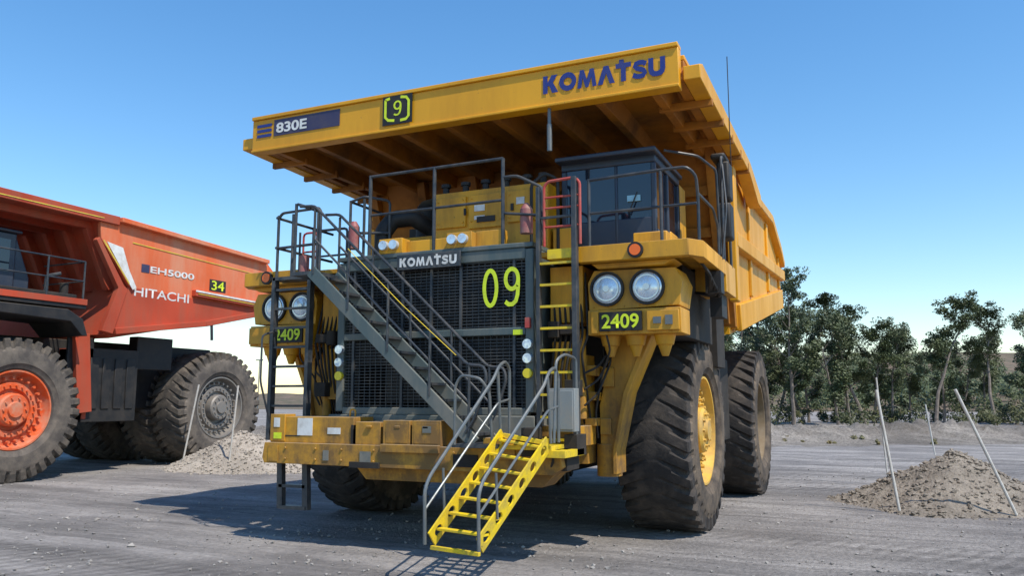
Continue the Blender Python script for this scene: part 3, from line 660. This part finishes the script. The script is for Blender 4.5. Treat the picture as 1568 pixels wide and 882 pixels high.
# ------------------------------------------------------------------ ground
def gh(x,y):
    d=math.hypot(x,y+3)
    a=1.0 if d<60 else max(0,1-(d-60)/60)
    h=(noise.noise((x*.35,y*.35,1))*.035+noise.noise((x*1.3,y*1.3,5))*.022+noise.noise((x*4,y*4,9))*.014)*a
    return h
cs=[i*.16 for i in range(0,150)]
st=.2;v=cs[-1]
while v<4000: v+=st;cs.append(v);st*=1.14
ax=[-c for c in cs[:0:-1]]+cs
n=len(ax);vs=[];fs=[]
for j in range(n):
    for i in range(n):
        x=ax[i];y=ax[j]-3;vs.append((x,y,gh(x,y)-.01))
for j in range(n-1):
    for i in range(n-1): fs.append((j*n+i,j*n+i+1,(j+1)*n+i+1,(j+1)*n+i))
me=bpy.data.meshes.new('ground');me.from_pydata(vs,[],fs);me.shade_smooth()
def groundmat(name,c1,c2,c3,peb=.5,tr=(.62,1.12),bst=.9,tracks=False):
    m=bpy.data.materials.new(name);m.use_nodes=True;nt=m.node_tree;N=nt.nodes;L=nt.links;bs=N['Principled BSDF'];bs.inputs['Roughness'].default_value=.95;bs.inputs['Specular IOR Level'].default_value=.15
    tc=N.new('ShaderNodeTexCoord')
    def nz(s,d=8,r=.6,vec=None,dist=0):
        q=N.new('ShaderNodeTexNoise');q.inputs['Scale'].default_value=s;q.inputs['Detail'].default_value=d;q.inputs['Roughness'].default_value=r;q.inputs['Distortion'].default_value=dist;L.new(vec or tc.outputs['Object'],q.inputs['Vector']);return q
    def rng(s,a,b_,c,d):
        r=N.new('ShaderNodeMapRange');r.inputs[1].default_value=a;r.inputs[2].default_value=b_;r.inputs[3].default_value=c;r.inputs[4].default_value=d;L.new(s,r.inputs[0]);return r.outputs[0]
    def mul(a,b_):
        q=N.new('ShaderNodeMath');q.operation='MULTIPLY';L.new(a,q.inputs[0]);L.new(b_,q.inputs[1]);return q.outputs[0]
    a=nz(.22,12,.72);r=N.new('ShaderNodeValToRGB');L.new(a.outputs[0],r.inputs[0])
    e=r.color_ramp.elements;e[0].position=.40;e[0].color=(*c1,1);e[1].position=.60;e[1].color=(*c2,1)
    b2=nz(9,10,.8)
    mx=N.new('ShaderNodeMix');mx.data_type='RGBA';L.new(r.outputs[0],mx.inputs[6]);mx.inputs[7].default_value=(*c3,1)
    L.new(rng(b2.outputs[0],.45,.62,0,peb),mx.inputs[0])
    def strm(rot,sx,sy):
        mp=N.new('ShaderNodeMapping');mp.inputs['Scale'].default_value=(sx,sy,1);mp.inputs['Rotation'].default_value=(0,0,R(rot));L.new(tc.outputs['Object'],mp.inputs[0]);return mp.outputs[0]
    f=rng(nz(1,9,.7,strm(12,.10,1.1),.6).outputs[0],.4,.62,tr[0],tr[1])
    if tracks:
        # chevron lug prints inside long curved wheel-track bands
        band=rng(nz(1,3,.5,strm(-20,.03,.42),.4).outputs[0],.54,.58,0,1)
        wv=N.new('ShaderNodeTexWave');wv.inputs['Scale'].default_value=1.1;wv.inputs['Distortion'].default_value=3;wv.inputs['Detail'].default_value=3;L.new(strm(25,1,1),wv.inputs['Vector'])
        wq=rng(wv.outputs[1],.35,.6,.80,1.0)
        on=N.new('ShaderNodeMix');on.data_type='FLOAT';on.inputs[2].default_value=1.0;L.new(band,on.inputs[0]);L.new(wq,on.inputs[3]);f=mul(f,on.outputs[0])
    vm=N.new('ShaderNodeVectorMath');vm.operation='SCALE';L.new(mx.outputs[2],vm.inputs[0]);L.new(f,vm.inputs['Scale']);L.new(vm.outputs[0],bs.inputs['Base Color'])
    vo=N.new('ShaderNodeTexVoronoi');vo.inputs['Scale'].default_value=14;L.new(tc.outputs['Object'],vo.inputs[0])
    n4=nz(22,9,.75)
    ad=N.new('ShaderNodeMath');ad.operation='MULTIPLY_ADD';L.new(vo.outputs[0],ad.inputs[0]);ad.inputs[1].default_value=-.5;L.new(n4.outputs[0],ad.inputs[2])
    bp=N.new('ShaderNodeBump');bp.inputs['Strength'].default_value=bst;bp.inputs['Distance'].default_value=.05;L.new(ad.outputs[0],bp.inputs['Height']);L.new(bp.outputs[0],bs.inputs['Normal'])
    return m
GM=groundmat('dusty_ground',(0.265,0.245,0.232),(0.43,0.395,0.365),(0.20,0.187,0.178),.65,tracks=True)
MM=groundmat('gravel_mound_material',(0.32,0.275,0.225),(0.42,0.365,0.30),(0.20,0.17,0.14),.65,(.8,1.1),1)
ML=groundmat('sandy_mound_material',(0.40,0.355,0.30),(0.50,0.445,0.38),(0.30,0.26,0.22),.5,(.85,1.1),.8)
me.materials.append(GM);go=bpy.data.objects.new('ground',me);sc.collection.objects.link(go)
def stones(name,pts,ma,parent=None):
    b=B()
    for (x,y,z,s) in pts:
        vs=[Vector(q) for q in ((1,0,0),(-1,0,0),(0,1,0),(0,-1,0),(0,0,1),(0,0,-1))]
        rot=Matrix.Rotation(random.random()*6.28,3,Vector((random.random(),random.random(),random.random())).normalized())
        vs=[rot@(q*s*random.uniform(.6,1.2)) for q in vs]
        b.add([(q.x+x,q.y+y,q.z*.7+z) for q in vs],[(0,2,4),(2,1,4),(1,3,4),(3,0,4),(2,0,5),(1,2,5),(3,1,5),(0,3,5)])
    return rawobj(name,b,ma,parent)
SM=mat('stone_material',(0.34,0.315,0.29),.9,dirt_or_reflection=(0.08,0.072,0.065),damt=.95,dscale=1.5)
pts=[]
for i in range(15000):
    x=random.uniform(-20,16);y=random.uniform(-12,14)
    if random.random()<.5: y=random.uniform(-11,-2)
    if noise.noise((x*.5,y*.5,4))<-.05 and random.random()<.75: continue
    s=.009+.035*random.random()**4+(.04 if random.random()<.01 else 0)
    pts.append((x,y,gh(x,y)+s*.1,s))
stones('loose_gravel',pts,SM)
def mound(name,cx,cy,rx,ry,h,seed,MM):
    P=empty(name)
    n=90;vs=[];fs=[]
    def mh(u,v):
        d=math.hypot(u,v);a=math.atan2(v,u)
        d2=d*(1+.18*noise.noise((math.cos(a)*1.2+seed,math.sin(a)*1.2,seed)))
        k=max(0,1-d2);k=k*k*(3-2*k)*.45+.55*k
        return h*k*(1+.25*noise.noise((u*2+seed,v*2,3)))+(noise.noise((u*7,v*7,seed))*.07+noise.noise((u*18,v*18,seed))*.04)*min(1,k*6)-.03*(1 if k<=0 else 0)
    for j in range(n+1):
        for i in range(n+1):
            u=(i/n*2-1)*1.2;v=(j/n*2-1)*1.2;vs.append((cx+u*rx,cy+v*ry,mh(u,v)+(gh(cx+u*rx,cy+v*ry) )))
    for j in range(n):
        for i in range(n): fs.append((j*(n+1)+i,j*(n+1)+i+1,(j+1)*(n+1)+i+1,(j+1)*(n+1)+i))
    me=bpy.data.meshes.new('heap');me.from_pydata(vs,[],fs);me.materials.append(MM);me.shade_smooth()
    o=bpy.data.objects.new('heap',me);sc.collection.objects.link(o);o.parent=P
    pts=[]
    for i in range(4000):
        a=random.random()*6.28;d=random.random()**.6*1.1;u=d*math.cos(a);v=d*math.sin(a);s=.012+.07*random.random()**3
        pts.append((cx+u*rx,cy+v*ry,mh(u,v)+s*.2,s))
    stones('heap_stones',pts,MM,P)
mound('gravel_mound',8.05,5.9,2.45,2.3,1.08,3.3,MM)
mound('gravel_mound',-13.1,6.9,2.9,2.3,1.2,8.1,ML)
def pole(p,q,r=.03):
    b=B();b.tube([p,q],r,10);o=b.obj('marker_pole',WPOLE,None)
pole((6.9,3.75,.05),(6.6,3.75,2.5));pole((8.98,4.0,.05),(8.05,3.6,2.5));pole((8.63,23.8,0),(8.4,23.8,2.1));pole((6.75,9.5,0),(6.6,9.6,2.9),.022)
pole((-14.96,5.93,0),(-14.55,6.1,2.8));pole((-12.5,5.5,.1),(-12.35,5.6,2.75))
# ------------------------------------------------------------------ background terrain
T0b=Vector((-24.1,53.4,0));TD=Vector((.912,.41,0));TN=Vector((-.41,.912,0))
def strip(name,smin,smax,dmin,dmax,ns,nd,hf,ma):
    vs=[];fs=[]
    for j in range(nd+1):
        for i in range(ns+1):
            s=smin+(smax-smin)*i/ns;d=dmin+(dmax-dmin)*j/nd;p=T0b+TD*s+TN*d;vs.append((p.x,p.y,hf(s,d)))
    for j in range(nd):
        for i in range(ns): fs.append((j*(ns+1)+i,j*(ns+1)+i+1,(j+1)*(ns+1)+i+1,(j+1)*(ns+1)+i))
    me=bpy.data.meshes.new(name);me.from_pydata(vs,[],fs);me.materials.append(ma);me.shade_smooth();o=bpy.data.objects.new(name,me);sc.collection.objects.link(o);return o
BERM=groundmat('berm_material',(0.22,0.195,0.17),(0.38,0.34,0.295),(0.10,0.088,0.072),.85,(.7,1.1),1)
def bermh(s,d):
    k=math.exp(-((d+29+2*noise.noise((s*.05,0,0)))/2.2)**2)
    return k*(.85+.4*noise.noise((s*.15,0,3)))*(1+.35*noise.noise((s*.9,d*.9,1))+.4*noise.noise((s*3,d*3,1)))-.04
strip('dirt_berm',-70,110,-36,-22,700,50,bermh,BERM)
HILL=groundmat('dry_hill_material',(0.24,0.17,0.125),(0.10,0.105,0.065),(0.30,0.21,0.155),.3)
def hillh(s,d):
    k=min(1,max(0,(d-60)/260));k=k*k*(3-2*k)
    q=min(1,max(0,(s+60)/220));q=q*q*(3-2*q)
    return -.3+k*(4+20*q+6*noise.noise((s*.006,d*.006,0))+2*noise.noise((s*.03,d*.03,2)))
strip('distant_hill',-500,700,50,420,240,60,hillh,HILL)
# ------------------------------------------------------------------ trees
def leafmat(name,c1,c2):
    m=bpy.data.materials.new(name);m.use_nodes=True;nt=m.node_tree;N=nt.nodes;L=nt.links;bs=N['Principled BSDF'];bs.inputs['Roughness'].default_value=.55;bs.inputs['Specular IOR Level'].default_value=.35
    g=N.new('ShaderNodeTexCoord');q=N.new('ShaderNodeTexNoise');q.inputs['Scale'].default_value=.9;q.inputs['Detail'].default_value=5;L.new(g.outputs['Object'],q.inputs[0])
    r=N.new('ShaderNodeValToRGB');r.color_ramp.elements[0].position=.35;r.color_ramp.elements[0].color=(*c1,1);r.color_ramp.elements[1].position=.68;r.color_ramp.elements[1].color=(*c2,1)
    L.new(q.outputs[0],r.inputs[0]);L.new(r.outputs[0],bs.inputs['Base Color']);return m
LF=leafmat('eucalyptus_leaves',(0.045,0.062,0.028),(0.12,0.145,0.062))
LF2=leafmat('shrub_leaves',(0.03,0.042,0.015),(0.11,0.11,0.04))
BARK=mat('bark',(0.22,0.18,0.15),.9,dirt_or_reflection=(0.05,0.04,0.03),damt=.8,dscale=2)
def clump(b,c,rad,n,sz,zs=.8):
    for _ in range(n):
        while True:
            p=Vector((random.uniform(-1,1),random.uniform(-1,1),random.uniform(-1,1)))
            if p.length<1:break
        p=c+Vector((p.x*rad,p.y*rad,p.z*rad*zs))
        a=Vector((random.gauss(0,1),random.gauss(0,1),random.gauss(0,1))).normalized();q=a.orthogonal().normalized();s=sz*random.uniform(.6,1.3)
        b.add([p-a*s,p+q*s*.45,p+a*s,p-q*s*.45],[(0,1,2,3)])
def treemesh(h,width,bare,seed,dens=1.0):
    random.seed(seed);w=B();l=B()
    P=[];p=Vector((0,0,-.3));d=Vector((random.gauss(0,.06),random.gauss(0,.06),1)).normalized();nseg=14
    for k in range(nseg+1):
        P.append(p.copy());d=(d+Vector((random.gauss(0,.07),random.gauss(0,.07),.03))).normalized();p=p+d*h/nseg*.93
    r0=h*.013+.03
    for k in range(nseg): w.cyl(P[k],P[k+1],r0*(1-k/nseg*.85),7,r0*(1-(k+1)/nseg*.85))
    def limb(p,d,L,r,lev):
        n=4;q=p
        for k in range(n):
            q2=q+d*L/n;w.cyl(q,q2,r*(1-.2*k),5,r*(1-.2*(k+1)));q=q2
            d=(d+Vector((random.gauss(0,.16),random.gauss(0,.16),.10))).normalized()
            if k>=1 and random.random()<.55:
                clump(l,q+Vector((random.gauss(0,.25),random.gauss(0,.25),random.gauss(.1,.2))),random.uniform(.35,.65),int(36*dens),.135,.65)
            if lev>0 and k>=1:
                nd=(d+Vector((random.gauss(0,.7),random.gauss(0,.7),random.uniform(-.1,.5)))).normalized();limb(q,nd,L*random.uniform(.4,.6),r*.5,lev-1)
        clump(l,q,random.uniform(.45,.85),int(60*dens),.135,.65)
    for k in range(int(nseg*bare),nseg+1):
        f=(k/nseg-bare)/(1-bare)
        prof=(.55+.9*f)*(1-f**3*.65)
        for _ in range(random.choice((1,1,2,2))):
            a=random.random()*6.28;up=random.uniform(.3,1.1)+f*.6
            dd=Vector((math.cos(a),math.sin(a),up)).normalized()
            limb(P[k],dd,width*prof*random.uniform(.6,1.15),r0*.32*(1.1-f*.7),1)
    zmax=max(v[2] for v in l.v);k=h/zmax
    for bb in (w,l): bb.v=[(v[0]*k,v[1]*k,v[2]*k) for v in bb.v]
    mw=w.mesh('trunk',BARK);ml=bpy.data.meshes.new('crown');ml.from_pydata(l.v,[],l.f);ml.materials.append(LF);return mw,ml
base=(14,12,11,12.5,10)
variants=[treemesh(14,3.4,.22,11,1.3),treemesh(12,2.6,.42,5),treemesh(11,2.3,.38,21,.9),treemesh(12.5,2.3,.5,33,.8),treemesh(10,2.6,.25,47,.9)]
random.seed(99)
def tree(s,d,h,var):
    mw,ml=variants[var]
    p=T0b+TD*s+TN*d
    P=empty('eucalyptus_tree',p);k=h/base[var];P.scale=(k,k,k);P.rotation_euler=(0,0,random.random()*6.28)
    for n_,m_ in (('trunk',mw),('crown',ml)):
        o=bpy.data.objects.new(n_,m_);sc.collection.objects.link(o);o.parent=P
for s,d,h,v in ((19.5,-2,11.5,4),(21.5,1,12.2,0),(23.6,3,13.4,0),(25.4,-1,14.6,0),(27.8,3,11.8,1),(29.8,0,10.6,4),(31.3,1,11.2,2),(33.2,2,12.8,1),(35.2,5,10.4,4),(36.6,4,9.8,2),(38.7,0,12.6,3),(41,3,9.4,4),(43.5,-1,11.8,3),(46.6,1,11.4,1),(49.5,2,11,0),(15.5,3,10,1),(52,0,10,2),(40.2,8,9,2),(30,8,11.5,0),(45,7,8.8,4),(24.5,8,13,2),(27,9,12.5,1),(47.8,8,9.4,2)):
    tree(s,d,h,v)
def mass(name,smin,smax,dmin,dmax,n,h0,h1,ma,sz=.22,k5=5):
    b=B()
    for i in range(n):
        s=random.uniform(smin,smax);d=random.uniform(dmin,dmax);h=random.uniform(h0,h1);p=T0b+TD*s+TN*d
        if dmin>50: p.z=hillh(s,d)
        for k in range(k5): clump(b,p+Vector((random.uniform(-1,1)*h*.5,random.uniform(-1,1)*h*.5,h*random.uniform(.1,.8))),h*.3,int(40),sz)
    return rawobj(name,b,ma,None)
mass('shrubs',12,62,-6,12,100,1.0,3.2,LF2,.16)
mass('distant_tree_line',-20,160,75,230,380,3,6.5,LF,.5)
mass('dry_grass_tufts',12,62,-33,-26,120,.2,.5,leafmat('dry_grass',(0.2,0.15,0.06),(0.12,0.12,0.05)),.08,3)
b=B();b.cyl((0,0,0),(0,0,9.5),.12,8,.07);b.box(-.8,.8,-.1,.1,9.4,9.6)
o=b.obj('light_pole',PIPE,None);o.location=(6.67-.41*150-.912*46.5,-15+.912*150-.41*46.5,0)
# ------------------------------------------------------------------ light & sky
ts=Vector((4.8,-2.0,7.7)).normalized()
el=math.asin(ts.z);rot=math.atan2(ts.x,ts.y)
w=bpy.data.worlds.new('World');sc.world=w;w.use_nodes=True;nt=w.node_tree
sky=nt.nodes.new('ShaderNodeTexSky');sky.sky_type='NISHITA';sky.sun_disc=False;sky.sun_elevation=el;sky.sun_rotation=rot;sky.air_density=1.25;sky.dust_density=.15;sky.ozone_density=3.5
hs_=nt.nodes.new('ShaderNodeHueSaturation');hs_.inputs['Saturation'].default_value=1.25;hs_.inputs['Value'].default_value=1.3
nt.links.new(sky.outputs[0],hs_.inputs['Color']);nt.links.new(hs_.outputs[0],nt.nodes['Background'].inputs[0]);nt.nodes['Background'].inputs[1].default_value=.15
sl=bpy.data.lights.new('sun','SUN');sl.energy=5.0;sl.angle=R(.5);sl.color=(1,.93,.82);so=bpy.data.objects.new('sun',sl);so.rotation_euler=(-ts).to_track_quat('-Z','Y').to_euler();so.location=(20,-10,30);sc.collection.objects.link(so)
cam=bpy.data.cameras.new('camera');cam.sensor_width=36;cam.lens=1243/1568*36;cam.clip_end=8000;cam.clip_start=.1
co=bpy.data.objects.new('camera',cam);co.location=(6.67,-15.0,2.3);co.rotation_euler=(R(90+7.83),0,R(24.2));sc.collection.objects.link(co);sc.camera=co
sc.view_settings.view_transform='Standard';sc.view_settings.look='None';sc.view_settings.exposure=0
